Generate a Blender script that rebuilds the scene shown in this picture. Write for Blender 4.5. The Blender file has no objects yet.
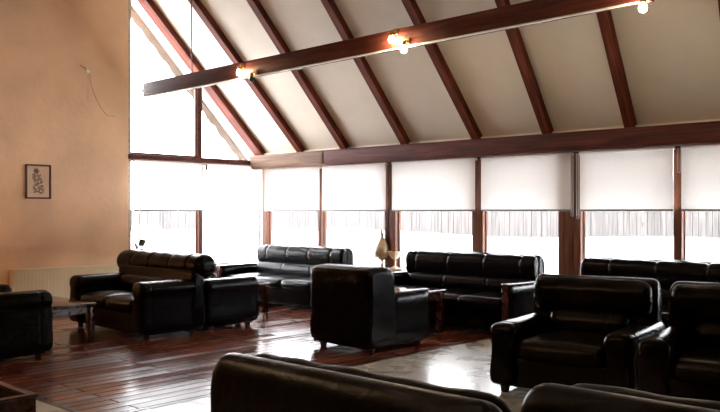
import bpy, math, random
from mathutils import Vector, Matrix
random.seed(7)
C = bpy.context.scene.collection
PI = math.pi

# ------------------------------------------------------------------ materials
def new_mat(name):
    m = bpy.data.materials.new(name); m.use_nodes = True
    nt = m.node_tree
    return m, nt, nt.nodes['Principled BSDF'], nt.nodes['Material Output']

def node(nt, t, **kw):
    n = nt.nodes.new(t)
    for k, v in kw.items():
        setattr(n, k, v)
    return n

def ramp(nt, stops):
    r = nt.nodes.new('ShaderNodeValToRGB')
    e = r.color_ramp.elements
    while len(e) < len(stops): e.new(0.5)
    for i, (p, c) in enumerate(stops):
        e[i].position = p; e[i].color = (*c, 1)
    return r

def plain(name, col, rough=0.5, metal=0.0, bump=0.0, bscale=60, var=0.0, vscale=6, stretch=(1, 1, 1), spec=0.5, coat=0.0):
    m, nt, b, out = new_mat(name)
    b.inputs['Base Color'].default_value = (*col, 1)
    b.inputs['Roughness'].default_value = rough
    b.inputs['Metallic'].default_value = metal
    b.inputs['Specular IOR Level'].default_value = spec
    b.inputs['Coat Weight'].default_value = coat
    tc = node(nt, 'ShaderNodeTexCoord'); mp = node(nt, 'ShaderNodeMapping')
    mp.inputs['Scale'].default_value = stretch
    nt.links.new(tc.outputs['Object'], mp.inputs['Vector'])
    if var > 0:
        n = node(nt, 'ShaderNodeTexNoise'); n.inputs['Scale'].default_value = vscale
        n.inputs['Detail'].default_value = 6
        nt.links.new(mp.outputs['Vector'], n.inputs['Vector'])
        lo = tuple(max(0, c * (1 - var)) for c in col); hi = tuple(min(1, c * (1 + var)) for c in col)
        r = ramp(nt, [(0.3, lo), (0.7, hi)])
        nt.links.new(n.outputs['Fac'], r.inputs['Fac'])
        nt.links.new(r.outputs['Color'], b.inputs['Base Color'])
    if bump > 0:
        n2 = node(nt, 'ShaderNodeTexNoise'); n2.inputs['Scale'].default_value = bscale
        n2.inputs['Detail'].default_value = 4
        nt.links.new(mp.outputs['Vector'], n2.inputs['Vector'])
        bp = node(nt, 'ShaderNodeBump'); bp.inputs['Strength'].default_value = bump
        bp.inputs['Distance'].default_value = 0.02
        nt.links.new(n2.outputs['Fac'], bp.inputs['Height'])
        nt.links.new(bp.outputs['Normal'], b.inputs['Normal'])
    return m

def leather(name, col, rough):
    m, nt, b, out = new_mat(name)
    tc = node(nt, 'ShaderNodeTexCoord')
    n = node(nt, 'ShaderNodeTexNoise'); n.inputs['Scale'].default_value = 5; n.inputs['Detail'].default_value = 5
    nt.links.new(tc.outputs['Object'], n.inputs['Vector'])
    r = ramp(nt, [(0.3, tuple(c * .7 for c in col)), (0.75, tuple(c * 1.5 for c in col))])
    nt.links.new(n.outputs['Fac'], r.inputs['Fac']); nt.links.new(r.outputs['Color'], b.inputs['Base Color'])
    b.inputs['Roughness'].default_value = rough
    b.inputs['Specular IOR Level'].default_value = 0.13
    v = node(nt, 'ShaderNodeTexVoronoi'); v.inputs['Scale'].default_value = 160
    nt.links.new(tc.outputs['Object'], v.inputs['Vector'])
    w = node(nt, 'ShaderNodeTexNoise'); w.inputs['Scale'].default_value = 9; w.inputs['Detail'].default_value = 3
    w.inputs['Distortion'].default_value = 1.2
    nt.links.new(tc.outputs['Object'], w.inputs['Vector'])
    b1 = node(nt, 'ShaderNodeBump'); b1.inputs['Strength'].default_value = 0.12; b1.inputs['Distance'].default_value = 0.002
    nt.links.new(v.outputs['Distance'], b1.inputs['Height'])
    b2 = node(nt, 'ShaderNodeBump'); b2.inputs['Strength'].default_value = 0.22; b2.inputs['Distance'].default_value = 0.02
    nt.links.new(w.outputs['Fac'], b2.inputs['Height']); nt.links.new(b1.outputs['Normal'], b2.inputs['Normal'])
    nt.links.new(b2.outputs['Normal'], b.inputs['Normal'])
    return m

def timber(name, dark, light, rough, axis, spec=0.2):
    """grain running along the object's axis 0/1/2"""
    m, nt, b, out = new_mat(name)
    tc = node(nt, 'ShaderNodeTexCoord'); mp = node(nt, 'ShaderNodeMapping')
    s = [14, 14, 14]; s[axis] = 0.9
    mp.inputs['Scale'].default_value = s
    nt.links.new(tc.outputs['Object'], mp.inputs['Vector'])
    n = node(nt, 'ShaderNodeTexNoise'); n.inputs['Scale'].default_value = 1.6; n.inputs['Detail'].default_value = 8
    n.inputs['Distortion'].default_value = 0.6
    nt.links.new(mp.outputs['Vector'], n.inputs['Vector'])
    r = ramp(nt, [(0.3, dark), (0.72, light)])
    nt.links.new(n.outputs['Fac'], r.inputs['Fac']); nt.links.new(r.outputs['Color'], b.inputs['Base Color'])
    b.inputs['Roughness'].default_value = rough; b.inputs['Specular IOR Level'].default_value = spec
    bp = node(nt, 'ShaderNodeBump'); bp.inputs['Strength'].default_value = 0.25; bp.inputs['Distance'].default_value = 0.01
    nt.links.new(n.outputs['Fac'], bp.inputs['Height']); nt.links.new(bp.outputs['Normal'], b.inputs['Normal'])
    return m

def plank_floor(name):
    m, nt, b, out = new_mat(name)
    tc = node(nt, 'ShaderNodeTexCoord')
    sx = node(nt, 'ShaderNodeSeparateXYZ'); cb = node(nt, 'ShaderNodeCombineXYZ')
    nt.links.new(tc.outputs['Object'], sx.inputs[0])
    nt.links.new(sx.outputs['Y'], cb.inputs['X']); nt.links.new(sx.outputs['X'], cb.inputs['Y'])
    br = node(nt, 'ShaderNodeTexBrick')
    br.inputs['Scale'].default_value = 1; br.inputs['Brick Width'].default_value = 1.5
    br.inputs['Row Height'].default_value = 0.135; br.inputs['Mortar Size'].default_value = 0.007
    br.inputs['Color1'].default_value = (0.055, 0.012, 0.007, 1); br.inputs['Color2'].default_value = (0.22, 0.058, 0.028, 1)
    br.inputs['Mortar'].default_value = (0.006, 0.003, 0.002, 1); br.offset = 0.37
    nt.links.new(cb.outputs[0], br.inputs['Vector'])
    mp = node(nt, 'ShaderNodeMapping'); mp.inputs['Scale'].default_value = (26, 0.7, 1)
    nt.links.new(tc.outputs['Object'], mp.inputs['Vector'])
    n = node(nt, 'ShaderNodeTexNoise'); n.inputs['Scale'].default_value = 1.5; n.inputs['Detail'].default_value = 7
    nt.links.new(mp.outputs['Vector'], n.inputs['Vector'])
    r = ramp(nt, [(0.25, (0.55, 0.5, 0.5)), (0.75, (1.25, 1.2, 1.2))])
    nt.links.new(n.outputs['Fac'], r.inputs['Fac'])
    mx = node(nt, 'ShaderNodeMix', data_type='RGBA', blend_type='MULTIPLY'); mx.inputs['Factor'].default_value = 1
    nt.links.new(br.outputs['Color'], mx.inputs['A']); nt.links.new(r.outputs['Color'], mx.inputs['B'])
    nt.links.new(mx.outputs['Result'], b.inputs['Base Color'])
    # every board has its own sheen; the joints are matt
    sp = node(nt, 'ShaderNodeSeparateColor'); nt.links.new(br.outputs['Color'], sp.inputs[0])
    mr = node(nt, 'ShaderNodeMapRange'); mr.inputs['From Min'].default_value = 0.05; mr.inputs['From Max'].default_value = 0.21
    mr.inputs['To Min'].default_value = 0.34; mr.inputs['To Max'].default_value = 0.13
    nt.links.new(sp.outputs[0], mr.inputs['Value']); nt.links.new(mr.outputs['Result'], b.inputs['Roughness'])
    iv = node(nt, 'ShaderNodeMath', operation='MULTIPLY_ADD'); iv.inputs[1].default_value = -0.6; iv.inputs[2].default_value = 0.6
    nt.links.new(br.outputs['Fac'], iv.inputs[0]); nt.links.new(iv.outputs[0], b.inputs['Specular IOR Level'])
    # slight cupping of the boards
    cr = node(nt, 'ShaderNodeMath', operation='FRACT'); dv = node(nt, 'ShaderNodeMath', operation='DIVIDE'); dv.inputs[1].default_value = 0.135
    nt.links.new(sx.outputs['X'], dv.inputs[0]); nt.links.new(dv.outputs[0], cr.inputs[0])
    pp = node(nt, 'ShaderNodeMath', operation='PINGPONG'); pp.inputs[1].default_value = 0.5
    nt.links.new(cr.outputs[0], pp.inputs[0])
    bp = node(nt, 'ShaderNodeBump'); bp.inputs['Strength'].default_value = 0.6; bp.inputs['Distance'].default_value = 0.002
    nt.links.new(pp.outputs[0], bp.inputs['Height']); nt.links.new(bp.outputs['Normal'], b.inputs['Normal'])
    return m

def tile_floor(name):
    m, nt, b, out = new_mat(name)
    tc = node(nt, 'ShaderNodeTexCoord')
    br = node(nt, 'ShaderNodeTexBrick'); br.offset = 0
    br.inputs['Scale'].default_value = 1; br.inputs['Brick Width'].default_value = 0.33
    br.inputs['Row Height'].default_value = 0.33; br.inputs['Mortar Size'].default_value = 0.004
    br.inputs['Color1'].default_value = (0.33, 0.30, 0.26, 1); br.inputs['Color2'].default_value = (0.42, 0.385, 0.33, 1)
    br.inputs['Mortar'].default_value = (0.17, 0.15, 0.13, 1)
    nt.links.new(tc.outputs['Object'], br.inputs['Vector'])
    n = node(nt, 'ShaderNodeTexNoise'); n.inputs['Scale'].default_value = 3.5; n.inputs['Detail'].default_value = 3
    nt.links.new(tc.outputs['Object'], n.inputs['Vector'])
    r = ramp(nt, [(0.3, (0.82, 0.8, 0.78)), (0.7, (1.1, 1.08, 1.05))])
    nt.links.new(n.outputs['Fac'], r.inputs['Fac'])
    mx = node(nt, 'ShaderNodeMix', data_type='RGBA', blend_type='MULTIPLY'); mx.inputs['Factor'].default_value = 1
    nt.links.new(br.outputs['Color'], mx.inputs['A']); nt.links.new(r.outputs['Color'], mx.inputs['B'])
    nt.links.new(mx.outputs['Result'], b.inputs['Base Color'])
    mr = node(nt, 'ShaderNodeMapRange'); mr.inputs['To Min'].default_value = 0.22; mr.inputs['To Max'].default_value = 0.34; b.inputs['Specular IOR Level'].default_value = 0.9
    nt.links.new(n.outputs['Fac'], mr.inputs['Value']); nt.links.new(mr.outputs['Result'], b.inputs['Roughness'])
    bp = node(nt, 'ShaderNodeBump'); bp.inputs['Strength'].default_value = 0.12; bp.inputs['Distance'].default_value = 0.004
    nt.links.new(n.outputs['Fac'], bp.inputs['Height']); nt.links.new(bp.outputs['Normal'], b.inputs['Normal'])
    return m

def glass_mat(name):
    m, nt, b, out = new_mat(name)
    nt.nodes.remove(b)
    t = node(nt, 'ShaderNodeBsdfTransparent'); t.inputs['Color'].default_value = (0.95, 0.965, 0.97, 1)
    g = node(nt, 'ShaderNodeBsdfGlossy'); g.inputs['Roughness'].default_value = 0.03
    lw = node(nt, 'ShaderNodeLayerWeight'); lw.inputs['Blend'].default_value = 0.5
    pw = node(nt, 'ShaderNodeMath', operation='POWER'); pw.inputs[1].default_value = 5
    nt.links.new(lw.outputs['Facing'], pw.inputs[0])
    fr = node(nt, 'ShaderNodeMath', operation='MULTIPLY_ADD'); fr.inputs[1].default_value = 0.95; fr.inputs[2].default_value = 0.04
    nt.links.new(pw.outputs[0], fr.inputs[0])
    mx = node(nt, 'ShaderNodeMixShader')
    nt.links.new(fr.outputs[0], mx.inputs[0]); nt.links.new(t.outputs[0], mx.inputs[1]); nt.links.new(g.outputs[0], mx.inputs[2])
    nt.links.new(mx.outputs[0], out.inputs['Surface'])
    return m

def blind_mat(name):
    m, nt, b, out = new_mat(name)
    nt.nodes.remove(b)
    tc = node(nt, 'ShaderNodeTexCoord'); w = node(nt, 'ShaderNodeTexNoise')
    mp = node(nt, 'ShaderNodeMapping'); mp.inputs['Scale'].default_value = (3, 3, 160)
    nt.links.new(tc.outputs['Object'], mp.inputs['Vector']); nt.links.new(mp.outputs['Vector'], w.inputs['Vector'])
    r = ramp(nt, [(0.3, (0.80, 0.77, 0.74)), (0.7, (0.88, 0.855, 0.83))])
    nt.links.new(w.outputs['Fac'], r.inputs['Fac'])
    d = node(nt, 'ShaderNodeBsdfDiffuse'); t = node(nt, 'ShaderNodeBsdfTranslucent')
    nt.links.new(r.outputs['Color'], d.inputs['Color']); nt.links.new(r.outputs['Color'], t.inputs['Color'])
    mx = node(nt, 'ShaderNodeMixShader'); mx.inputs[0].default_value = BLIND_T
    nt.links.new(d.outputs[0], mx.inputs[1]); nt.links.new(t.outputs[0], mx.inputs[2])
    nt.links.new(mx.outputs[0], out.inputs['Surface'])
    return m

def emit_mat(name, col, s):
    m, nt, b, out = new_mat(name)
    b.inputs['Base Color'].default_value = (*col, 1)
    b.inputs['Emission Color'].default_value = (*col, 1); b.inputs['Emission Strength'].default_value = s
    return m

BLIND_T = 0.12
SKY = 3.2
M = {}
M['leather'] = leather('black leather', (0.0022, 0.002, 0.0025), 0.27)
M['leather_warm_tint'] = leather('reflection tinted black leather', (0.003, 0.0016, 0.0012), 0.27)  # black leather with the warm lamp reflection put into its colour
M['leather_old'] = leather('worn reflection tinted leather', (0.005, 0.0026, 0.0018), 0.32)  # brown of the warm reflection is mixed into this base colour too
M['beam'] = timber('red brown beam timber', (0.045, 0.010, 0.007), (0.14, 0.034, 0.022), 0.55, 0)
M['beam_pale'] = timber('pale beam timber', (0.12, 0.062, 0.04), (0.24, 0.145, 0.095), 0.6, 0)  # paler brown for the left end of the eaves beam
M['rafter'] = timber('red brown rafter timber', (0.055, 0.011, 0.006), (0.20, 0.048, 0.024), 0.6, 0, 0.1)
M['post'] = timber('orange brown post timber', (0.055, 0.019, 0.010), (0.19, 0.07, 0.034), 0.45, 2)
M['table_wood'] = timber('table timber', (0.016, 0.005, 0.0035), (0.055, 0.017, 0.010), 0.10, 0, 0.5)
M['trim_wood'] = timber('arm cap timber', (0.022, 0.008, 0.006), (0.07, 0.022, 0.015), 0.15, 1, 0.5)
M['foot'] = plain('dark foot wood', (0.015, 0.008, 0.006), 0.4)
M['planks'] = plank_floor('red plank floor')
M['tile'] = tile_floor('stone tile floor')
M['strip'] = plain('dark floor strip', (0.008, 0.006, 0.006), 0.35)
M['plaster'] = plain('peach plaster', (0.70, 0.455, 0.285), 0.85, bump=0.25, bscale=14, var=0.14, vscale=1.3)
M['ceiling'] = plain('off white ceiling board', (0.74, 0.66, 0.545), 0.8, bump=0.08, bscale=8, var=0.05, vscale=2)
M['darkwall'] = plain('brown plaster', (0.12, 0.07, 0.045), 0.85, bump=0.2, bscale=14, var=0.12, vscale=1.5)
M['lowwall'] = plain('cream low wall', (0.45, 0.38, 0.3), 0.8, bump=0.1, bscale=12, var=0.08)
M['sill'] = timber('pale sill timber', (0.30, 0.25, 0.2), (0.5, 0.43, 0.36), 0.35, 0)
M['glass'] = glass_mat('window glass')
M['blind'] = blind_mat('blind fabric')
M['bar'] = plain('grey blind bar', (0.20, 0.19, 0.19), 0.5)
M['metal'] = plain('brushed steel', (0.55, 0.53, 0.5), 0.35, metal=1.0)
M['blackmetal'] = plain('black metal', (0.02, 0.02, 0.02), 0.4)
M['chain'] = plain('bead chain', (0.30, 0.24, 0.2), 0.4)
M['radiator'] = plain('cream radiator enamel', (0.60, 0.47, 0.29), 0.4, var=0.04)
M['snow'] = plain('snow', (0.80, 0.81, 0.84), 0.9, bump=0.5, bscale=2.0)
M['fence'] = timber('weathered fence timber', (0.036, 0.033, 0.032), (0.078, 0.073, 0.070), 0.8, 2)
M['frame'] = timber('picture frame wood', (0.035, 0.014, 0.008), (0.08, 0.03, 0.018), 0.4, 2)
M['mount'] = plain('cream paper', (0.60, 0.41, 0.28), 0.8, var=0.05)
M['print'] = plain('faded print ink', (0.22, 0.145, 0.10), 0.8, var=0.25, vscale=60)
M['bulb'] = emit_mat('lit bulb', (1.0, 0.80, 0.50), 40)
M['brass'] = plain('brass', (0.55, 0.36, 0.16), 0.3, metal=1.0)
M['ceramic'] = plain('glazed tan ceramic', (0.40, 0.27, 0.15), 0.25, var=0.35, vscale=14)
M['shell'] = plain('pale shell', (0.66, 0.50, 0.34), 0.35, var=0.2, vscale=20)
M['dark_ceramic'] = plain('dark ceramic', (0.03, 0.025, 0.022), 0.3)
M['leaf'] = plain('dark leaf', (0.02, 0.045, 0.018), 0.5, var=0.3, vscale=20)
M['pot'] = plain('terracotta pot', (0.25, 0.09, 0.05), 0.7, var=0.1)
M['soil'] = plain('dark soil', (0.02, 0.014, 0.01), 0.95, bump=0.8, bscale=40)
M['verge'] = plain('verge board paint', (0.17, 0.135, 0.12), 0.7, var=0.12, vscale=6)
M['wire'] = plain('dusty wire', (0.34, 0.21, 0.13), 0.6)
M['white_paint'] = plain('white batten paint', (0.72, 0.68, 0.6), 0.7)

# ------------------------------------------------------------------ mesh helpers
class MB:
    def __init__(s): s.v = []; s.f = []
    def add(s, vf, mat=None):
        v, f = vf; k = len(s.v)
        s.v += [tuple(mat @ Vector(p)) if mat is not None else tuple(p) for p in v]
        s.f += [tuple(i + k for i in q) for q in f]
        return s
    def build(s, name, mat, parent=None, smooth=True, angle=40, loc=None, rot=None):
        me = bpy.data.meshes.new(name); me.from_pydata(s.v, [], s.f); me.validate(); me.update()
        import bmesh
        bm = bmesh.new(); bm.from_mesh(me); bmesh.ops.recalc_face_normals(bm, faces=bm.faces); bm.to_mesh(me); bm.free()
        if smooth:
            me.polygons.foreach_set('use_smooth', [True] * len(me.polygons))
            me.set_sharp_from_angle(angle=math.radians(angle))
        me.materials.append(mat)
        o = bpy.data.objects.new(name, me); C.objects.link(o)
        if parent is not None: o.parent = parent
        if loc: o.location = loc
        if rot: o.rotation_euler = rot
        return o

def box(x0, x1, y0, y1, z0, z1):
    v = [(x, y, z) for z in (z0, z1) for (x, y) in ((x0, y0), (x1, y0), (x1, y1), (x0, y1))]
    return v, [(3, 2, 1, 0), (4, 5, 6, 7), (0, 1, 5, 4), (1, 2, 6, 5), (2, 3, 7, 6), (3, 0, 4, 7)]

def rbox(c, s, r, bul=(0, 0, 0), mid=6, arc=4):
    h = [d / 2 for d in s]; r = min(r, min(h) * 0.999)
    inner = [d - r for d in h]
    def samp(k):
        a = [-h[k] + r * (1 - math.cos(PI / 2 * i / arc)) if False else -inner[k] - r * math.sin(PI / 4 * (arc - i) / arc) / math.sin(PI / 4) * 1.0 for i in range(arc)]
        m_ = [-inner[k] + 2 * inner[k] * i / mid for i in range(mid + 1)]
        return a + m_ + [-x for x in reversed(a)]
    S = [samp(0), samp(1), samp(2)]
    V = []; F = []; idx = {}
    def vert(p):
        q = [max(-inner[k], min(inner[k], p[k])) for k in range(3)]
        d = Vector([p[k] - q[k] for k in range(3)])
        if d.length > 1e-9: d = d.normalized() * r
        o = [q[k] + d[k] for k in range(3)]
        u = [o[k] / h[k] for k in range(3)]
        o = [o[k] + bul[k] * u[k] * max(0, 1 - u[(k + 1) % 3] ** 2) * max(0, 1 - u[(k + 2) % 3] ** 2) for k in range(3)]
        key = tuple(round(x, 6) for x in o)
        if key not in idx:
            idx[key] = len(V); V.append(tuple(o[k] + c[k] for k in range(3)))
        return idx[key]
    for k in range(3):
        i, j = (k + 1) % 3, (k + 2) % 3
        for sg in (-1, 1):
            for a in range(len(S[i]) - 1):
                for b in range(len(S[j]) - 1):
                    q = []
                    for (aa, bb) in ((a, b), (a + 1, b), (a + 1, b + 1), (a, b + 1)):
                        p = [0, 0, 0]; p[k] = sg * h[k]; p[i] = S[i][aa]; p[j] = S[j][bb]
                        n = vert(p)
                        if n not in q: q.append(n)
                    if len(q) >= 3: F.append(tuple(q if sg > 0 else q[::-1]))
    return V, F

def catmull(P, n=4):
    out = []; N = len(P)
    for i in range(N):
        p0, p1, p2, p3 = (Vector(P[(i + k - 1) % N]) for k in range(4))
        for t in (j / n for j in range(n)):
            out.append(tuple(0.5 * ((2 * p1) + (-p0 + p2) * t + (2 * p0 - 5 * p1 + 4 * p2 - p3) * t * t + (-p0 + 3 * p1 - 3 * p2 + p3) * t ** 3)))
    return out

def loft(profile, L0, L1, axis='x', rnd=0.08, seams=(), pinch=0.06, sw=0.012, step=0.05, lean=0.0, anchor=None, wob=0.0, sag=0.0):
    """sweep a closed 2D profile ((a,z) pairs) along axis from L0 to L1, ends rounded, pinched at the seams"""
    P = catmull(profile, 4)
    ca = sum(p[0] for p in P) / len(P); cz = sum(p[1] for p in P) / len(P)
    if anchor: ca, cz = anchor
    st = set()
    k = 5
    for i in range(k + 1):
        a = PI / 2 * i / k
        st.add(round(L0 + rnd * (1 - math.cos(a)) if False else L0 + rnd * (1 - math.sin(PI / 2 - a)), 5))
        st.add(round(L1 - rnd * (1 - math.sin(PI / 2 - a)), 5))
    n = max(2, int((L1 - L0) / step))
    for i in range(1, n): 
        x = L0 + (L1 - L0) * i / n
        if L0 + rnd < x < L1 - rnd: st.add(round(x, 5))
    for s in seams:
        for d in (-2.5, -1.2, -.5, 0, .5, 1.2, 2.5): st.add(round(s + d * sw, 5))
    st = sorted(st)
    rmax = max(max(abs(p[0] - ca), abs(p[1] - cz)) for p in P)
    V = []; F = []; N = len(P)
    for x in st:
        e = min(x - L0, L1 - x)
        inset = 0.0
        if e < rnd: inset = rnd - math.sqrt(max(0, rnd * rnd - (rnd - e) ** 2))
        pin = sum(pinch * math.exp(-((x - s) / sw) ** 2) for s in seams)
        t = (x - L0) / (L1 - L0) * 2 - 1
        for (a, z) in P:
            da, dz = a - ca, z - cz
            l = math.hypot(da, dz) or 1e-6
            sc = max(0.05, 1 - inset / l) if l > 1e-6 else 1
            sc *= (1 - pin)
            aa, zz = ca + da * sc, cz + dz * sc
            if wob: zz += wob * math.sin(x * 9 + 1.3) * 0.5 + wob * math.sin(x * 23)
            if sag: zz += sag * (1 - t * t) * max(0, (z - cz) / rmax)
            V.append((x, aa, zz) if axis == 'x' else (aa, x, zz))
    for i in range(len(st) - 1):
        for j in range(N):
            a, b = i * N + j, i * N + (j + 1) % N
            F.append((a, b, b + N, a + N))
    F.append(tuple(range(N))[::-1]); F.append(tuple(range((len(st) - 1) * N, len(st) * N)))
    return V, F

def tube(pts, r, n=8):
    pts = [Vector(p) for p in pts]; V = []; F = []
    for i, p in enumerate(pts):
        d = (pts[min(i + 1, len(pts) - 1)] - pts[max(i - 1, 0)]).normalized()
        u = d.cross(Vector((0, 0, 1)))
        if u.length < 1e-3: u = d.cross(Vector((1, 0, 0)))
        u.normalize(); w = d.cross(u)
        rr = r[i] if isinstance(r, (list, tuple)) else r
        for k in range(n):
            a = 2 * PI * k / n
            V.append(tuple(p + (u * math.cos(a) + w * math.sin(a)) * rr))
    for i in range(len(pts) - 1):
        for k in range(n):
            a, b = i * n + k, i * n + (k + 1) % n
            F.append((a, b, b + n, a + n))
    F.append(tuple(range(n))[::-1]); F.append(tuple(range((len(pts) - 1) * n, len(pts) * n)))
    return V, F

def lathe(prof, n=20, c=(0, 0, 0)):
    V = []; F = []
    for (r, z) in prof:
        for k in range(n):
            a = 2 * PI * k / n; V.append((c[0] + r * math.cos(a), c[1] + r * math.sin(a), c[2] + z))
    for i in range(len(prof) - 1):
        for k in range(n):
            a, b = i * n + k, i * n + (k + 1) % n
            F.append((a, b, b + n, a + n))
    F.append(tuple(range(n))[::-1]); F.append(tuple(range((len(prof) - 1) * n, len(prof) * n)))
    return V, F

def prism(poly, z0, z1, ax=2):
    """extrude polygon; ax=2: poly in xy; ax=0: poly (y,z) extruded along x; ax=1: poly (x,z) along y"""
    n = len(poly)
    def mk(p, t): return {2: (p[0], p[1], t), 0: (t, p[0], p[1]), 1: (p[0], t, p[1])}[ax]
    V = [mk(p, z0) for p in poly] + [mk(p, z1) for p in poly]
    F = [tuple(range(n))[::-1], tuple(range(n, 2 * n))] + [(i, (i + 1) % n, (i + 1) % n + n, i + n) for i in range(n)]
    return V, F

def thing(name, label, cat, loc=(0, 0, 0), rz=0, group=None):
    o = bpy.data.objects.new(name, None); C.objects.link(o)
    o.location = loc; o.rotation_euler = (0, 0, rz); o.empty_display_size = 0.2
    o['label'] = label; o['category'] = cat
    if group: o['group'] = group
    return o

def tag(o, label, cat, group=None):
    o['label'] = label; o['category'] = cat
    if group: o['group'] = group
    return o

def struct(o, label, cat, group=None):
    o['kind'] = 'structure'
    return tag(o, label, cat, group)

def part(name, vf, mat, parent, **k):
    return MB().add(vf).build(name, mat, parent, **k)

# ------------------------------------------------------------------ the shell
WY = -2.69           # where the peach wall stops and the gable glazing starts
XR, YF = 13.0, -11.2 # far sides of the hall, behind and beside the camera
RIDGE = -5.7
def roof_z(y): return 2.43 + (-0.2 - y) if y >= RIDGE else 2.43 + (-0.2 - RIDGE) - (RIDGE - y)   # underside of rafters
PAN = 0.15           # panels sit this far above the rafter undersides (vertical)

struct(part('floor', box(-0.05, 5.70, -6.35, 0.1, -0.12, 0.0), M['planks'], None, smooth=False),
       'glossy red-brown plank floor under the left sofas', 'floor')
fl = MB(); fl.add(box(5.74, XR, YF, 0.1, -0.12, 0.0)); fl.add(box(-0.05, 5.74, YF, -6.39, -0.12, 0.0))
struct(fl.build('floor_tile', M['tile'], None, smooth=False), 'pale stone tile floor on the right side and foreground', 'floor')
st = MB(); st.add(box(-0.05, 5.74, -6.39, -6.35, -0.12, 0.003)); st.add(box(5.70, 5.74, -6.35, 0.1, -0.12, 0.003))
struct(st.build('trim_1', M['strip'], None, smooth=False), 'thin dark strip edging the plank floor', 'floor trim')

# peach wall, its top follows the roof
poly = [(WY, 0), (WY, roof_z(WY) + PAN), (RIDGE, roof_z(RIDGE) + PAN), (YF, roof_z(YF) + PAN), (YF, 0)]
struct(part('wall_left', prism(poly, -0.2, 0.0, 0), M['plaster'], None, smooth=False),
       'peach plastered gable wall with a small picture and radiator', 'wall')
struct(part('wall_front', box(-0.2, XR + .2, YF - .2, YF, 0, roof_z(YF) + PAN), M['darkwall'], None, smooth=False),
       'brown wall behind the camera', 'wall')
poly = [(0.1, 0), (0.1, 2.3), (RIDGE, roof_z(RIDGE) + PAN), (YF, roof_z(YF) + PAN), (YF, 0)]
struct(part('wall_right', prism(poly, XR, XR + 0.2, 0), M['darkwall'], None, smooth=False), 'brown gable wall on the right', 'wall')
SB = 0.60
struct(part('wall_back', box(-0.2, XR + .2, 0.0, 0.16, -0.1, SB - 0.04), M['lowwall'], None, smooth=False),
       'low cream wall under the long row of windows', 'wall')
struct(part('wall_gable', box(-0.2, 0.0, WY, 0.0, -0.1, SB - 0.09), M['lowwall'], None, smooth=False),
       'low cream wall under the gable windows', 'wall')
struct(part('trim_2', rbox((XR / 2, 0.02, SB - 0.02), (XR - 0.02, 0.36, 0.04), 0.01), M['sill'], None),
       'pale wooden sill along the long row of windows', 'sill')
struct(part('trim_3', rbox((-0.01, (WY - 0.17) / 2, SB - 0.07), (0.34, -WY - 0.19, 0.04), 0.01), M['sill'], None),
       'pale wooden sill under the gable windows', 'sill')

# ceiling boards on both slopes
ce = MB()
def slope_slab(y0, y1, th, x0=-0.55, x1=XR + .2):
    z0, z1 = roof_z(y0) + PAN, roof_z(y1) + PAN
    return prism([(y0, z0), (y1, z1), (y1, z1 + th), (y0, z0 + th)], x0, x1, 0)
ce.add(slope_slab(0.55, RIDGE, 0.12)); ce.add(slope_slab(RIDGE, YF - 0.6, 0.12))
struct(ce.build('ceiling', M['ceiling'], None, smooth=False), 'off-white sloping ceiling boards between the rafters', 'ceiling')

# rafters of the window-side slope: feet on the eaves beam, upper points measured up the slope
feet = [(0.05, 0.0, 0.21), (1.11, 1.06, 0.12), (2.12, 2.205, 0.12), (3.36, 3.50, 0.12), (4.62, 4.715, 0.12),
        (5.70, 6.01, 0.12), (6.79, 7.17, 0.12), (7.98, 8.44, 0.12), (9.2, 9.7, 0.12), (10.4, 10.9, 0.12)]
words = ['gable', 'second', 'third', 'fourth', 'fifth', 'sixth', 'seventh', 'eighth', 'ninth', 'tenth']
for i, (xa, xb, w) in enumerate(feet):
    dx = (xb - xa) / 2.1
    p0 = Vector((xa, -0.17, 2.415)); d = Vector((dx, -1, 1)).normalized()
    up = Vector((0, 1, 1)).normalized(); sd = d.cross(up).normalized()
    Lr = 6.9 if abs(dx) < .1 else 6.0
    h = 0.135
    V = []
    for t in (-0.12 if i else -0.12, Lr):
        for (a, b) in ((-w / 2, 0), (w / 2, 0), (w / 2, h), (-w / 2, h)):
            V.append(tuple(d * t + sd * a + up * b))
    # local x axis along the rafter so the grain follows it
    R = Matrix((d, sd, up)).transposed()
    Vl = [tuple(R.inverted() @ Vector(q)) for q in V]
    o = part('trim_%d' % (10 + i), (Vl, [(0, 1, 2, 3), (7, 6, 5, 4), (0, 4, 5, 1), (1, 5, 6, 2), (2, 6, 7, 3), (3, 7, 4, 0)]), M['rafter'], None, smooth=False)
    o.matrix_world = Matrix.Translation(p0) @ R.to_4x4()
    lab = 'dark rafter along the gable glazing' if i == 0 else '%s dark brown rafter counted from the gable glazing' % words[i]
    struct(o, lab, 'rafter', 'rafters of the sloping ceiling')

# eaves beam over the windows (rounded end at the gable), and the dark head rail under it
ebp = [(-0.335, 2.205), (-0.30, 2.18), (-0.20, 2.18), (-0.16, 2.20), (-0.15, 2.30), (-0.16, 2.40), (-0.20, 2.42), (-0.30, 2.42), (-0.335, 2.395), (-0.345, 2.30)]
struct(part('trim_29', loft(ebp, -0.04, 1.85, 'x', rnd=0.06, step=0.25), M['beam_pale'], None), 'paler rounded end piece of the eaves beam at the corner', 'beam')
struct(part('trim_30', loft(ebp, 1.852, XR - 0.02, 'x', rnd=0.004, step=0.25), M['beam'], None), 'long dark eaves beam above the window row', 'beam')
struct(part('trim_31', box(0.0, XR, -0.06, 0.1, 2.2, 2.27), M['beam'], None, smooth=False), 'dark head rail over the window row', 'rail')
struct(part('trim_32', prism([(0.1, 2.25), (-0.14, 2.25), (-0.14, 2.46), (0.1, 2.36)], 0.0, XR, 0), M['ceiling'], None, smooth=False), 'narrow infill between eaves beam and head rail', 'infill')

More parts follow.
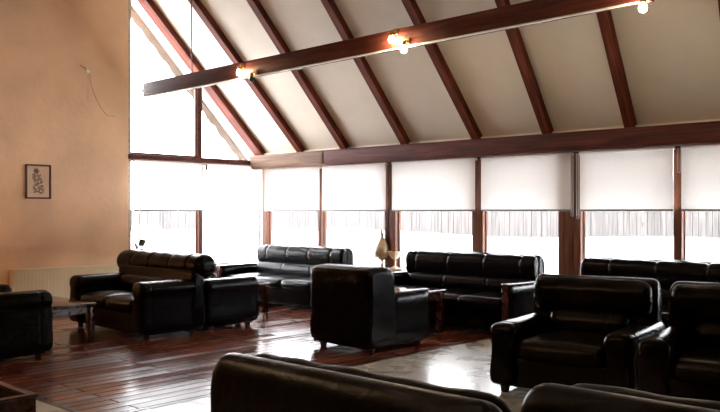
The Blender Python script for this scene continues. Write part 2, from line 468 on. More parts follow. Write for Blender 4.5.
# posts between the windows of the long side
posts = [(-0.03, 0.09), (1.385, 1.465), (2.84, 3.07), (4.455, 4.635), (5.775, 6.10), (7.25, 7.345), (8.62, 8.80), (10.0, 10.2), (11.5, 11.7), (12.85, 13.0)]
pn = ['corner', 'first', 'second', 'third', 'fourth, broadest', 'fifth', 'sixth', 'seventh', 'eighth', 'last']
for i, (a, b) in enumerate(posts):
    mb = MB()
    if b - a > 0.2:   # a pair of timbers with a shadow gap
        m = a + (b - a) * (0.42 if i == 2 else 0.66)
        mb.add(rbox(((a + m) / 2, 0.04, (SB + 2.2) / 2), (m - a - 0.012, 0.14, 2.2 - SB), 0.008, mid=1, arc=2))
        mb.add(rbox(((b + m) / 2, 0.04, (SB + 2.2) / 2), (b - m - 0.012, 0.14, 2.2 - SB), 0.008, mid=1, arc=2))
        mb.add(box(m - .02, m + .02, 0.02, 0.09, SB, 2.2))
    else:
        mb.add(rbox(((a + b) / 2, 0.04, (SB + 2.2) / 2), (b - a, 0.14, 2.2 - SB), 0.008, mid=1, arc=2))
    struct(mb.build('trim_%d' % (40 + i), M['post'], None), 
           ('brown wooden corner post where the two window walls meet' if i == 0 else '%s brown wooden post from the corner, long window side' % pn[i]), 'post', 'window posts of the long side')
# window units
for i in range(len(posts) - 1):
    a, b = posts[i][1], posts[i + 1][0]
    w = thing('window_%d' % (i + 1), ('window bay nearest the corner on the long side' if i == 0 else 'window bay number %d from the corner on the long side' % (i + 1)), 'window', ((a + b) / 2, 0.06, SB), 0, 'windows of the long side')
    w['kind'] = 'structure'
    hw, H = (b - a) / 2, 2.2 - SB
    fr = MB(); t = 0.012
    for q in (box(-hw, -hw + t, -.02, .02, 0, H), box(hw - t, hw, -.02, .02, 0, H), box(-hw + t, hw - t, -.02, .02, 0, t), box(-hw + t, hw - t, -.02, .02, H - t, H)): fr.add(q)
    fr.build('frame', M['post'], w, smooth=False)
    part('pane', box(-hw + t, hw - t, -.003, .003, t, H - t), M['glass'], w, smooth=False)

# gable glazing
GM = -1.36
gz = roof_z
GS = SB - 0.05
struct(part('trim_60', rbox((-0.05, GM, (GS + 2.25) / 2), (0.12, 0.085, 2.25 - GS), 0.008, mid=1, arc=2), M['post'], None), 'slim brown mullion between the two lower gable windows', 'mullion')
struct(part('trim_61', rbox((-0.04, (WY - 0.03) / 2, 2.285), (0.14, -WY - 0.03, 0.075), 0.008, mid=1, arc=2), M['beam'], None), 'dark transom across the gable glazing', 'transom')
struct(part('trim_62', box(-0.09, -0.01, GM - 0.055, GM + 0.035, 2.32, gz(GM) + 0.1), M['beam'], None, smooth=False), 'dark upright mullion in the upper gable glazing', 'mullion')
struct(part('trim_63', box(-0.1, 0.0, WY, WY + 0.05, GS, gz(WY) + 0.1), M['sill'], None, smooth=False), 'pale jamb at the end of the peach wall', 'jamb')
gp = [(10, [(WY + .05, GS), (GM - .043, GS), (GM - .043, 2.25), (WY + .05, 2.25)], 'lower gable window beside the peach wall'),
      (11, [(GM + .043, GS), (-.06, GS), (-.06, 2.25), (GM + .043, 2.25)], 'lower gable window beside the corner post'),
      (12, [(WY + .05, 2.325), (GM - .055, 2.325), (GM - .055, gz(GM - .055) + .1), (WY + .05, gz(WY + .05) + .1)], 'tall slanting upper gable window beside the peach wall'),
      (13, [(GM + .035, 2.325), (-0.1, 2.325), (-0.1, gz(-0.1) + .1), (GM + .035, gz(GM + .035) + .1)], 'triangular upper gable window above the corner')]
for n, pl, lab in gp:
    w = thing('window_%d' % n, lab, 'window', (-0.055, pl[0][0], pl[0][1]), 0, 'windows of the gable'); w['kind'] = 'structure'
    q = [(y - pl[0][0], z - pl[0][1]) for y, z in pl]
    part('pane', prism(q, -.003, .003, 0), M['glass'], w, smooth=False)
    cyc = list(zip(q, q[1:] + q[:1])); cy, cz = sum(a for a, _ in q) / 4, sum(b for _, b in q) / 4
    fr = MB()
    for (p, r_) in cyc:
        ins = lambda s: (s[0] + (cy - s[0]) * 0.035, s[1] + (cz - s[1]) * 0.035)
        fr.add(prism([p, r_, ins(r_), ins(p)], -.02, .02, 0))
    fr.build('frame', M['post'], w, smooth=False)

# scalloped verge board outside, under the roof overhang
pts = []
N = 90
up_ = [(0.40 - 4.2 * i / N, ) for i in range(N + 1)]
top = [(y[0], roof_z(y[0]) + PAN) for y in up_]
bot = [(y[0] - 0.0, roof_z(y[0]) - 0.01 - 0.045 * abs(math.sin(y[0] * PI / 0.24))) for y in up_]
vb = MB()
V = [(-0.50, y, z) for y, z in top] + [(-0.50, y, z) for y, z in bot] + [(-0.47, y, z) for y, z in top] + [(-0.47, y, z) for y, z in bot]
n1 = N + 1; F = []
for i in range(N):
    F += [(i, i + 1, n1 + i + 1, n1 + i), (2 * n1 + i, 3 * n1 + i, 3 * n1 + i + 1, 2 * n1 + i + 1), (n1 + i, n1 + i + 1, 3 * n1 + i + 1, 3 * n1 + i), (i, 2 * n1 + i, 2 * n1 + i + 1, i + 1)]
vb.add((V, F))
struct(vb.build('trim_64', M['verge'], None, smooth=False), 'pale scalloped verge board outside the gable glazing', 'verge board')

# ------------------------------------------------------------------ blinds
def blind(px, py, width, z1, z0, rot, label, group, chain=None):
    t = thing('roller_blind', label, 'blind', (px, py, z0), rot, group)
    h = z1 - z0; hw = width / 2
    nx, nz = 14, 8; V = []; F = []
    for j in range(nz + 1):
        for i in range(nx + 1):
            x = -hw + .012 + (width - .024) * i / nx; z = .02 + (h - .045) * j / nz
            V.append((x, 0.004 * math.sin(i / nx * PI * 3 + px) * (1 - j / nz), z))
    for j in range(nz):
        for i in range(nx):
            a = j * (nx + 1) + i; F.append((a, a + 1, a + nx + 2, a + nx + 1))
    part('blind_fabric', (V, F), M['blind'], t)
    part('bottom_bar', rbox((0, 0, 0.008), (width - .02, 0.016, 0.024), 0.006, mid=1, arc=2), M['bar'], t)
    part('roller_tube', tube([(-hw + .01, .018, h - .015), (hw - .01, .018, h - .015)], 0.019, 12), M['blind'], t)
    for s in (-1, 1):
        part('end_bracket', rbox((s * (hw - .003), .018, h - .015), (0.006, 0.05, 0.05), 0.003, mid=1, arc=2), M['metal'], t)
    if chain:
        x = chain[0] * (hw + .006); L = chain[1]
        P = [(x - .012, -.02, h - .02), (x - .014, -.02, h - L + .03)] + [(x + .018 * math.sin(a), -.02, h - L + .02 - .02 * math.cos(a)) for a in [(-60 + 20 * k) * PI / 180 for k in range(7)]] + [(x + .014, -.02, h - L + .03), (x + .012, -.02, h - .02)]
        part('pull_chain', tube(P, 0.005, 6), M['chain'], t)
gaps = [(0.095, 1.50), (1.535, 2.935), (3.035, 4.56), (4.635, 6.01), (6.10, 7.28), (7.35, 8.66), (8.72, 10.05), (10.15, 11.5), (11.6, 12.9)]
bl = ['roller blind nearest the corner, long window side', 'second roller blind from the corner, long window side', 'third roller blind, above the left half of the window sofa',
      'fourth roller blind, its chain hanging at the broad post', 'fifth roller blind, right of the broad post', 'sixth roller blind, rightmost in view',
      'seventh roller blind, beyond the right edge', 'eighth roller blind', 'ninth roller blind']
ch = {3: (1, 0.80), 4: (-1, 0.83), 5: (-1, 0.30), 1: (1, .12)}
for i, (a, b) in enumerate(gaps[:7]):
    blind((a + b) / 2, -0.085, b - a, 2.19, 1.455, 0, bl[i], 'roller blinds of the long side', ch.get(i))
blind(0.05, (WY + GM + .07) / 2 + .02, GM - WY - 0.03, 2.235, 1.455, PI / 2, 'roller blind in the gable, beside the peach wall', 'roller blinds of the gable')
blind(0.05, (GM - 0.07) / 2 + .025, -GM - 0.135, 2.235, 1.455, PI / 2, 'roller blind in the gable, beside the corner', 'roller blinds of the gable')
cl = part('blind_bracket', rbox((0, 0, 0), (0.03, 0.025, 0.09), 0.006, mid=1, arc=2), M['blackmetal'], None, loc=(0.095, GM + .045, 2.17))
tag(cl, 'small black bracket between the two gable blinds', 'bracket')

# ------------------------------------------------------------------ hanging beam and its lamps
HBY, HB0, HB1 = -2.45, 0.12, 8.02
hb = thing('ceiling_beam', 'long dark beam hung below the rafters, carrying small lamps', 'beam', ((HB0 + HB1) / 2, HBY, 3.235))
hb.rotation_euler = (0, -0.0075, 0)
part('beam_timber', rbox((0, 0, 0.10), (HB1 - HB0, 0.13, 0.205), 0.008, mid=1, arc=2), M['beam'], hb)
part('cable_channel', box(-(HB1 - HB0) / 2, (HB1 - HB0) / 2, -0.066, -0.03, -0.016, -0.003), M['white_paint'], hb, smooth=False)
xc = (HB0 + HB1) / 2
for xr in (1.30, 6.9):
    part('hanger_rod', tube([(xr - xc, 0, 0.19), (xr - xc, 0, roof_z(HBY) + PAN - 3.22)], 0.009, 8), M['blackmetal'], hb)
    part('rod_plate', rbox((xr - xc, 0, 0.21), (0.09, 0.05, 0.012), 0.004, mid=1, arc=2), M['blackmetal'], hb)
part('end_bolt', tube([(HB0 - xc - 0.10, 0, 0.10), (HB0 - xc - .085, 0, 0.10), (HB0 - xc - .08, 0, .10), (HB0 - xc - .03, 0, .10), (HB0 - xc - .03, 0, .10), (HB0 - xc + .01, 0, .10)], [.028, .028, .014, .014, .03, .03], 10), M['blackmetal'], hb)
def lamp(x, y, z, drop, lit, label):
    t = thing('spotlight', label, 'lamp', (x, y, z), 0, 'small lamps on the hanging beam')
    part('mount_plate', rbox((0, 0.012, 0.07), (0.07, 0.02, 0.07), 0.006, mid=1, arc=2), M['brass'], t)
    part('stem', tube([(0, 0.01, .07), (0, -.03, .07), (0, -.045, .05)], 0.008, 8), M['brass'], t)
    part('socket', lathe([(0.012, .062), (.024, .055), (.03, .03), (.034, .012), (.03, .012)], 16, (0, -.045, 0)), M['brass'], t)
    b = part('bulb', lathe([(0.006, .03), (.018, .012), (.030, -.008), (.035, -.028), (.030, -.048), (.018, -.060), (.004, -.064)], 18, (0, -.045, 0)), M['bulb'] if lit else M['blackmetal'], t)
    return t
FY = HBY - 0.09
lamp(2.55, FY, 3.295, 0, True, 'lit lamp on the hanging beam, leftmost one near the gable')
lamp(5.19, FY, 3.345, 0, True, 'lit lamp on the beam face, left of the middle pair')
lamp(5.36, FY, 3.215, 0, True, 'lit lamp hanging just under the beam, right of the middle pair')
lamp(8.0, FY, 3.205, 0, True, 'lit lamp at the right end of the hanging beam')
lamp(2.80, FY, 3.18, 0, False, 'unlit dark lamp under the beam beside the leftmost lit one')

# ------------------------------------------------------------------ furniture
def make_seat(name, label, cat, x, y, rz, W, D, n, leath, arm_h=0.60, arm_w=0.2, back_h=0.90, back_w=None, roll=True, rollr=0.10, lumbar=True,
              wood_arm=False, seat_h=0.44, tufts=None, big_roll=False, group=None, arm_drop=0.0, shell_t=0.16):
    """a low upholstered seat, origin on the floor at its middle, facing local -y"""
    t = thing(name, label, cat, (x, y, 0), rz, group)
    L = M[leath]; f, r = -D / 2, D / 2
    bw = (back_w or W) / 2; iw = W / 2 - arm_w
    fz = 0.055
    # base
    part('base', rbox((0, 0.02, (fz + 0.30) / 2), (W - 0.04, D - 0.10, 0.30 - fz), 0.03), L, t)
    for sx in (-1, 1):
        for sy in (-1, 1):
            cx_, cy_ = sx * (W / 2 - 0.10), sy * (D / 2 - 0.12)
            part('foot', lathe([(0.028, 0), (0.033, 0.01), (0.04, fz + .01)], 12, (cx_, cy_, 0)), M['foot'], t)
    # back shell: rear panel with rounded head
    full_h = back_h
    if big_roll: back_h = full_h - 0.17
    sh = [(r, 0.10), (r, 0.35), (r, 0.6), (r - .004, back_h - 0.10), (r - 0.03, back_h - 0.022), (r - shell_t * .5, back_h), (r - shell_t * .9, back_h - 0.03),
          (r - shell_t, back_h - 0.12), (r - shell_t - 0.02, 0.55), (r - shell_t - .03, 0.30), (r - shell_t, 0.12), (r - shell_t / 2, 0.095)]
    seams = [-bw + 2 * bw * k / n for k in range(1, n)] if n > 1 else []
    sw_ = W / 2 if big_roll else bw
    part('backrest', loft(sh, -sw_, sw_, 'x', rnd=0.07, anchor=(r - shell_t / 2, 0.5)), L, t)
    back_h = full_h
    # head roll in front of (or over) the shell
    ts = tufts if tufts is not None else seams
    hwid = bw - (0.004 if wood_arm else 0.03)
    fr_ = r - shell_t - 0.01
    if big_roll:
        # a fat roll lying along the top of the back
        R = rollr; c = (r + 0.01, back_h - R)
        pr = [(c[0] + R * math.cos(a) * 1.05, c[1] + R * math.sin(a)) for a in [2 * PI * k / 14 for k in range(14)]]
        part('headrest', loft(pr, -bw - .10, bw, 'x', rnd=0.11, seams=ts, pinch=0.07, sw=0.018, wob=0.004), L, t)
    elif roll:
        z0, z1 = 0.60, back_h - 0.005
        pr = [(fr_ + .02, z0), (fr_ + .03, (z0 + z1) / 2), (fr_ + .03, z1 - .05), (fr_ - .01, z1 - .008), (fr_ - .055, z1 - .012), (fr_ - .10, z1 - .06),
              (fr_ - .115, (z0 + z1) / 2 + .03), (fr_ - .10, z0 + .06), (fr_ - .06, z0 + .005), (fr_ - .02, z0 - .01)]
        part('headrest', loft(pr, -hwid, hwid, 'x', rnd=0.05 if wood_arm else 0.09, seams=ts, pinch=0.10, sw=0.016, wob=0.003, anchor=(fr_ - .03, z0 + .14)), L, t)
    if lumbar:
        z0, z1 = seat_h - 0.03, 0.635
        pr = [(fr_ + .01, z0), (fr_ + .02, (z0 + z1) / 2), (fr_ - .0, z1 - .01), (fr_ - .05, z1 + .005), (fr_ - .11, z1 - .03), (fr_ - .14, (z0 + z1) / 2), (fr_ - .12, z0 + .02), (fr_ - .05, z0 - .005)]
        lw = iw - 0.01 if not big_roll else iw
        part('lumbar_cushion', loft(pr, -lw, lw, 'x', rnd=0.07, seams=[s for s in seams if abs(s) < lw - .1], pinch=0.05, sw=0.014), L, t)
    # seat cushions
    cw = 2 * iw / n
    for k in range(n):
        cx_ = -iw + cw * (k + .5)
        y0, y1 = f + 0.015, fr_ - 0.06
        part('seat_cushion', rbox((cx_, (y0 + y1) / 2, (0.28 + seat_h) / 2), (cw - 0.006, y1 - y0, seat_h - 0.28), 0.065, (0.0, 0.012, 0.028)), L, t)
    # arms
    for s in (-1, 1):
        xo, xi = s * W / 2, s * (W / 2 - arm_w)
        xm = (xo + xi) / 2; h = arm_w / 2
        ap = [(xm - h * .86, 0.09), (xm - h * .84, 0.3), (xm - h * .86, arm_h - .17), (xm - h * 1.0, arm_h - .10), (xm - h * .86, arm_h - .03), (xm - h * .4, arm_h), (xm + h * .4, arm_h),
              (xm + h * .86, arm_h - .03), (xm + h * 1.0, arm_h - .10), (xm + h * .86, arm_h - .17), (xm + h * .84, 0.3), (xm + h * .86, 0.09), (xm, 0.075)]
        rear = fr_ + 0.02 if wood_arm or back_w is None else r - 0.02
        a = part('armrest', loft(ap, f, rear, 'y', rnd=0.055, seams=[f + .13] if not wood_arm else [], pinch=0.035, sw=0.01, anchor=(xm, arm_h - .16)), L, t)
        if wood_arm:
            part('arm_cap', rbox((xm, (f + rear) / 2 - .02, arm_h + 0.012), (arm_w * .62, rear - f - .02, 0.028), 0.012, mid=2, arc=3), M['trim_wood'], a)
            part('arm_front', rbox((xm, f - 0.008, arm_h / 2 + .05), (arm_w * .5, 0.022, arm_h - .06), 0.01, mid=2, arc=3), M['trim_wood'], a)
    return t

GW = 'black leather seats facing along the window side'
# window row
tf3 = [-.78, -.26, .26, .78]
make_seat('sofa', 'long black leather sofa against the windows, nearest the corner', 'sofa', 1.54, -0.84, 0, 2.40, 0.95, 3, 'leather', back_w=2.0, tufts=[-.74, -.25, .25, .74], wood_arm=True, arm_h=0.56, arm_w=0.2, back_h=0.90, seat_h=0.43, group=GW)
make_seat('sofa', 'long black leather sofa at the windows, left of the broad post', 'sofa', 4.85, -0.95, 0, 2.26, 0.95, 3, 'leather', back_w=2.02, tufts=[-.82, -.29, .27, .80], wood_arm=True, arm_h=0.60, arm_w=0.17, back_h=0.92, seat_h=0.44, group=GW)
make_seat('sofa', 'long black leather sofa at the windows, right of the broad post', 'sofa', 7.60, -0.95, 0, 2.44, 0.95, 3, 'leather', back_w=2.3, tufts=[-.8, -.27, .27, .8], wood_arm=True, arm_h=0.60, arm_w=0.17, back_h=0.925, seat_h=0.44, group=GW)
# middle armchair, its back turned to the camera
make_seat('armchair', 'black leather armchair with its back turned, alone in mid floor', 'armchair', 5.06, -2.79, PI, 0.89, 0.98, 1, 'leather', wood_arm=True, arm_h=0.585, arm_w=0.17, back_h=0.88, shell_t=0.40, roll=False)
# left group
make_seat('sofa', 'black leather two-seat sofa with a fat seamed roll along its back', 'sofa', 2.20, -3.915, 0, 1.70, 0.86, 2, 'leather', arm_h=0.65, arm_w=0.24, back_h=0.94, big_roll=True, rollr=0.15, back_w=1.80, tufts=[-.58, -.16, .26, .64], group='left seating group', lumbar=True, shell_t=0.18)
make_seat('armchair', 'black leather armchair back to back with the roll-back sofa', 'armchair', 2.47, -3.03, PI, 1.10, 0.82, 1, 'leather', arm_h=0.62, arm_w=0.24, back_h=0.60, back_w=0.7, roll=False, group='left seating group')
make_seat('armchair', 'black leather armchair cut off by the left edge of the photo', 'armchair', 2.72, -5.99, PI, 1.16, 1.02, 1, 'leather', arm_h=0.67, arm_w=0.26, back_h=0.9, back_w=0.95, group='left seating group')
# right pair, facing the camera side
make_seat('armchair', 'black armchair tinted for warm reflection, facing the camera, left one of the right-hand pair', 'armchair', 7.76, -3.26, math.radians(8), 1.15, 0.98, 1, 'leather_warm_tint', arm_h=0.56, arm_w=0.23, back_h=0.90, back_w=1.06, group='right-hand armchair pair', lumbar=True)
make_seat('armchair', 'black armchair tinted for warm reflection, facing the camera, right one, cut by the photo edge', 'armchair', 8.94, -3.22, math.radians(8), 1.10, 0.98, 1, 'leather_warm_tint', arm_h=0.56, arm_w=0.23, back_h=0.90, back_w=1.06, group='right-hand armchair pair', lumbar=True)
# foreground pair, backs to the camera
make_seat('armchair', 'worn dark leather armchair at the bottom edge, left one, showing its double-ridged back', 'armchair', 8.93, -6.80, PI, 1.32, 1.0, 1, 'leather_old', arm_h=0.56, arm_w=0.2, back_h=0.89, back_w=1.31, group='foreground armchairs')
make_seat('armchair', 'worn dark leather armchair in the bottom right corner of the photo', 'armchair', 10.20, -6.72, PI, 1.16, 1.0, 1, 'leather_old', arm_h=0.56, arm_w=0.2, back_h=0.955, back_w=1.14, group='foreground armchairs')

# tables
def table(label, x, y, w, d, h, leg=0.075, group=None, shelf=False):
    t = thing('coffee_table', label, 'table', (x, y, 0), 0, group)
    part('tabletop', rbox((0, 0, h - .02), (w, d, .04), .014, mid=2, arc=3), M['table_wood'], t)
    ap = MB()
    for sy in (-1, 1): ap.add(box(-w / 2 + .06, w / 2 - .06, sy * (d / 2 - .05) - .012, sy * (d / 2 - .05) + .012, h - .12, h - .04))
    for sx in (-1, 1): ap.add(box(sx * (w / 2 - .05) - .012, sx * (w / 2 - .05) + .012, -d / 2 + .06, d / 2 - .06, h - .12, h - .04))
    ap.build('apron', M['table_wood'], t, smooth=False)
    for sx in (-1, 1):
        for sy in (-1, 1):
            part('leg', rbox((sx * (w / 2 - .055), sy * (d / 2 - .055), (h - .04) / 2), (leg, leg, h - .04), .01, mid=1, arc=2), M['table_wood'], t)
    return t
table('low dark wooden coffee table before the corner sofa', 1.55, -1.98, 1.15, 0.60, 0.43, group='low wooden tables')
table('low dark wooden coffee table between turned armchair and window sofa', 4.63, -1.76, 1.0, 0.50, 0.52, group='low wooden tables')
table('low dark wooden coffee table between the left sofa and the cut-off armchair', 2.0, -4.95, 1.25, 0.6, 0.43, group='low wooden tables')
table('small low side table between the two window sofas', 3.33, -0.52, 0.62, 0.62, 0.46, leg=0.05, group='low wooden tables')

# open-topped wooden box in the near left corner
bx = thing('planter_box', 'dark open-topped wooden box at the bottom left corner of the photo', 'box', (5.87, -7.55, 0))
w, d, h, tk = 1.0, 0.9, 0.40, 0.028
wl = MB()
wl.add(box(-w / 2, w / 2, -d / 2, -d / 2 + tk, 0, h - .02)); wl.add(box(-w / 2, w / 2, d / 2 - tk, d / 2, 0, h - .02))
wl.add(box(-w / 2, -w / 2 + tk, -d / 2 + tk, d / 2 - tk, 0, h - .02)); wl.add(box(w / 2 - tk, w / 2, -d / 2 + tk, d / 2 - tk, 0, h - .02))
wl.build('side_panel', M['table_wood'], bx, smooth=False)
rm = MB()
rm.add(box(-w / 2 - .008, w / 2 + .008, -d / 2 - .008, -d / 2 + tk + .012, h - .02, h)); rm.add(box(-w / 2 - .008, w / 2 + .008, d / 2 - tk - .012, d / 2 + .008, h - .02, h))
rm.add(box(-w / 2 - .008, -w / 2 + tk + .012, -d / 2 + tk + .012, d / 2 - tk - .012, h - .02, h)); rm.add(box(w / 2 - tk - .012, w / 2 + .008, -d / 2 + tk + .012, d / 2 - tk - .012, h - .02, h))
rm.build('rim', M['frame'], bx, smooth=False)
part('soil_fill', rbox((0, 0, .14), (w - 2 * tk - .004, d - 2 * tk - .004, .28), .01), M['soil'], bx)

# radiator on the peach wall
rd = thing('radiator', 'long cream panel radiator low on the peach wall', 'radiator', (0.0, -3.61, 0.10))
rw, rh = 1.76, 0.56
fp = MB(); n = 200; V = []; F = []
for i in range(n + 1):
    y = -rw / 2 + rw * i / n
    dpt = 0.105 + 0.0015 * (1 if math.sin(i / n * 2 * PI * 34) > 0.2 else 0)
    V += [(dpt, y, 0.015), (dpt, y, rh - .03)]
for i in range(n): F.append((2 * i, 2 * i + 2, 2 * i + 3, 2 * i + 1))
fp.add((V, F)); fp.add(box(0.075, 0.104, -rw / 2, rw / 2, 0.01, rh - .025))
fp.build('front_panel', M['radiator'], rd, smooth=False)
part('rear_panel', box(0.03, 0.05, -rw / 2, rw / 2, 0.01, rh - .02), M['radiator'], rd, smooth=False)
part('top_grille', rbox((0.068, 0, rh - .012), (0.088, rw + .01, .022), .006, mid=1, arc=2), M['radiator'], rd)
for s in (-1, 1): part('side_cover', box(0.03, 0.112, s * (rw / 2 + .004) - .006, s * (rw / 2 + .004) + .006, 0, rh - .02), M['radiator'], rd, smooth=False)
for s in (-1, 1): part('wall_bracket', box(0.002, 0.03, s * .7 - .02, s * .7 + .02, 0.1, rh - .1), M['radiator'], rd, smooth=False)
part('valve', tube([(0.06, rw / 2 + .01, .04), (0.06, rw / 2 + .05, .04), (0.06, rw / 2 + .05, -.1)], .012, 8), M['metal'], rd)

# framed picture
pc = thing('picture_frame', 'small framed faded botanical print on the peach wall', 'picture', (0.006, -4.10, 1.625), math.radians(0))
pw, ph, ft = 0.36, 0.475, 0.02
fm = MB()
fm.add(box(0, .022, -pw / 2, pw / 2, 0, ft)); fm.add(box(0, .022, -pw / 2, pw / 2, ph - ft, ph))
fm.add(box(0, .022, -pw / 2, -pw / 2 + ft, ft, ph - ft)); fm.add(box(0, .022, pw / 2 - ft, pw / 2, ft, ph - ft))
fm.build('frame', M['frame'], pc, smooth=False)
part('paper', box(0, .008, -pw / 2 + ft, pw / 2 - ft, ft, ph - ft), M['mount'], pc, smooth=False)
pm = MB(); rr = random.Random(3)
def leafp(cy, cz, a, l, wd, x=.0095):
    P = [(-l / 2, 0), (-l * .2, wd / 2), (l * .2, wd / 2), (l / 2, 0), (l * .2, -wd / 2), (-l * .2, -wd / 2)]
    return prism([(cy + p * math.cos(a) - q * math.sin(a), cz + p * math.sin(a) + q * math.cos(a)) for p, q in P], x - .001, x, 0)
for k in range(44):
    tt = k / 44; cz_ = .08 + .26 * tt
    a = rr.uniform(-1.2, 1.2) + (0 if k % 2 else PI)
    pm.add(leafp(.02 + rr.uniform(-.08, .08) * (1 - .5 * tt) - .05 * tt, cz_, a, .055, .022, .0095 + k * 2e-5))
pm.add(prism([(0.02, .06), (.026, .06), (-.02, .39), (-.026, .39)], .0085, .0095, 0))
for k in range(6):
    a = k * PI / 3; pm.add(leafp(-.03 + .025 * math.cos(a), .385 + .025 * math.sin(a), a, .045, .026, .0105))
pm.build('botanical_print', M['print'], pc, smooth=False)

# hook with loose wire on the wall
hk = thing('wall_hook', 'small white hook with a loose wire hanging down the peach wall', 'hook', (0.0, -3.36, 3.49))
part('hook_plate', rbox((.012, 0, 0), (.024, .07, .05), .008, mid=1, arc=3), M['white_paint'], hk)
part('hook_arm', tube([(.01, -.03, .02), (.03, -.05, .04), (.035, -.10, .06), (.03, -.13, .075)], .009, 8), M['wire'], hk)
part('loose_wire', tube([(.02, .02, -.03), (.016, .05, -.18), (.014, .11, -.34), (.014, .20, -.50), (.014, .27, -.58), (.014, .33, -.62), (.016, .44, -.615)], .0035, 6), M['wire'], hk)
part('hanging_string', tube([(.02, 0.0, -.02), (.014, 0.005, -.2), (.012, 0.0, -.42)], .0018, 6), M['wire'], hk)

# ornament and shell dish on the window sill
bd = thing('bird_ornament', 'slender tan ornament with a dark pointed tip on the window sill', 'ornament', (2.835, -0.07, SB), 0.3)
part('body', lathe([(.015, .10), (.065, .13), (.105, .19), (.115, .25), (.098, .32), (.064, .39), (.036, .44), (.02, .47)], 20), M['ceramic'], bd)
part('neck', tube([(0, 0, .46), (0, 0, .50), (-.005, 0, .53), (-.012, 0, .56), (-.03, 0, .575)], [.019, .022, .017, .011, .005], 10), M['dark_ceramic'], bd)
part('stand', lathe([(.075, 0), (.075, .012), (.03, .018), (.018, .06), (.022, .12)], 20), M['ceramic'], bd)
part('wing', rbox((-.098, 0, .23), (.04, .06, .18), .014, (0.01, 0, 0), mid=2, arc=3), M['shell'], bd)
sd_ = thing('shell_dish', 'pale shell-shaped dish on a stem beside the tan ornament', 'dish', (3.10, -0.085, SB), -0.2)
part('bowl', lathe([(.02, .13), (.05, .15), (.085, .20), (.105, .25), (.098, .25), (.075, .205), (.04, .165)], 20), M['shell'], sd_)
part('stem', lathe([(.055, 0), (.052, .012), (.02, .03), (.016, .09), (.024, .135)], 16), M['ceramic'], sd_)

# little plant on the gable sill
pl = thing('potted_plant', 'small dark-leaved plant in a pot behind the left sofa', 'plant', (0.06, -2.53, SB - .05), 0.4)
part('pot', lathe([(.04, 0), (.05, .06), (.06, .10), (.062, .11), (.052, .108)], 16), M['pot'], pl)
part('stem', tube([(0, 0, .1), (.01, -.01, .2), (0.0, .01, .32), (.01, -.02, .43)], .005, 6), M['leaf'], pl)
lf = MB(); rr = random.Random(5)
for k in range(11):
    a = rr.uniform(0, 2 * PI); z = .2 + .24 * (k / 10) ** .6; l = rr.uniform(.08, .11)
    lf.add(rbox((0, 0, 0), (l, l * .7, .008), .004, mid=3, arc=1), Matrix.Translation((.055 * math.cos(a), .055 * math.sin(a), z)) @ Matrix.Rotation(a, 4, 'Z') @ Matrix.Rotation(rr.uniform(-1.3, -.7), 4, 'Y') @ Matrix.Rotation(rr.uniform(-.8, .8), 4, 'X'))
lf.build('leaves', M['leaf'], pl)

# ------------------------------------------------------------------ outside
def ground_z(x, y):
    d = max(y, -x, 0)
    return 0.10 + 0.85 * min(1, max(0, (d - .3) / 4.0)) ** 1.2 + 0.05 * math.sin(x * .9) * math.cos(y * .7)
V = []; F = []; nx, ny = 60, 60
for j in range(ny + 1):
    for i in range(nx + 1):
        x, y = -22 + 46 * i / nx, -16 + 36 * j / ny
        inside = (-0.3 < x < 13.3 and y < 0.3)
        V.append((x, y, -0.3 if inside else ground_z(x, y)))
for j in range(ny):
    for i in range(nx):
        a = j * (nx + 1) + i; F.append((a, a + 1, a + nx + 2, a + nx + 1))
g = part('snow_ground', (V, F), M['snow'], None)
g['kind'] = 'structure'; g['label'] = 'white snow-covered bank outside the windows'; g['category'] = 'ground'

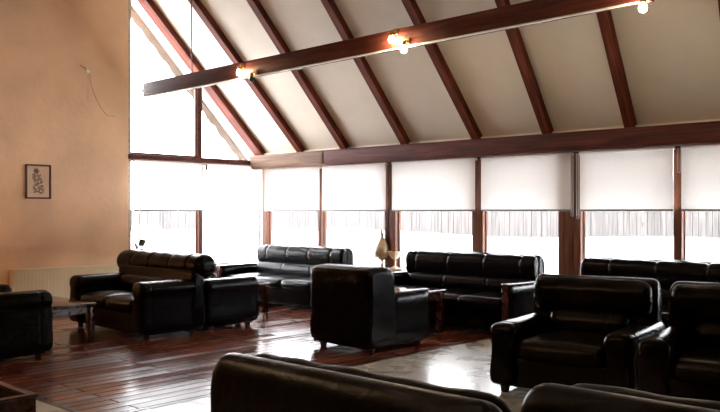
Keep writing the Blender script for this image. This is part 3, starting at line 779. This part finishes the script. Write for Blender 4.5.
def fence(label, x0, y0, x1, y1, zb, hgt, seed):
    L = math.hypot(x1 - x0, y1 - y0); a = math.atan2(y1 - y0, x1 - x0)
    t = thing('fence', label, 'fence', (x0, y0, zb), a, 'garden fences outside')
    rr = random.Random(seed); mb = MB(); x = 0
    while x < L:
        w = rr.uniform(.07, .13); hh = hgt + rr.uniform(-.08, .08); tl = rr.uniform(-.012, .012)
        mb.add(prism([(x, -.25), (x + w, -.25), (x + w + tl, hh), (x + w / 2 + tl, hh + .05), (x + tl, hh)], -.012, .012 + rr.uniform(0, .02), 1))
        x += w + rr.uniform(.003, .012)
    mb.build('board_panel', M['fence'], t, smooth=False)
    for k, zz in enumerate((.25, hgt - .25)):
        part('rail', box(0, L, .03, .08, zz, zz + .08), M['fence'], t, smooth=False)
    return t
fence('pale weathered board fence beyond the long window row', -6, 5.2, 20, 5.2, 0.92, 1.25, 1)
fence('pale weathered board fence beyond the gable windows', -7.5, -13, -7.5, 4.0, 0.95, 0.55, 2)

# ------------------------------------------------------------------ light
W = bpy.data.worlds.new('overcast sky'); bpy.context.scene.world = W; W.use_nodes = True
nt = W.node_tree; bg = nt.nodes['Background']
bg.inputs['Color'].default_value = (0.97, 0.97, 1.0, 1); bg.inputs['Strength'].default_value = SKY
def point(name, loc, watt, col, r):
    l = bpy.data.lights.new(name, 'POINT'); l.energy = watt; l.color = col; l.shadow_soft_size = r
    o = bpy.data.objects.new(name, l); C.objects.link(o); o.location = loc
    return o
point('room_lamp', (6.3, -8.6, 2.6), 6, (1.0, 0.62, 0.30), 0.12)
point('wall_fill', (0.55, -5.9, 1.35), 2.8, (1.0, 0.45, 0.16), 0.15)  # added unseen fill light, warms the lower peach wall; no fixture

# ------------------------------------------------------------------ camera
cam = bpy.data.cameras.new('camera'); co = bpy.data.objects.new('camera', cam); C.objects.link(co)
co.location = (10.87, -9.2, 1.45); co.rotation_euler = (PI / 2, 0, math.asin(0.6811))
cam.sensor_width = 36; cam.lens = 40.0; cam.shift_y = 5.3 / 720
cam.clip_start = 0.05
S = bpy.context.scene; S.camera = co
S.view_settings.view_transform = 'Standard'; S.view_settings.look = 'None'
S.view_settings.exposure = 3.1; S.view_settings.gamma = 1.0; S.view_settings.use_curve_mapping = False
S.cycles.max_bounces = 10; S.cycles.diffuse_bounces = 5; S.cycles.transparent_max_bounces = 16
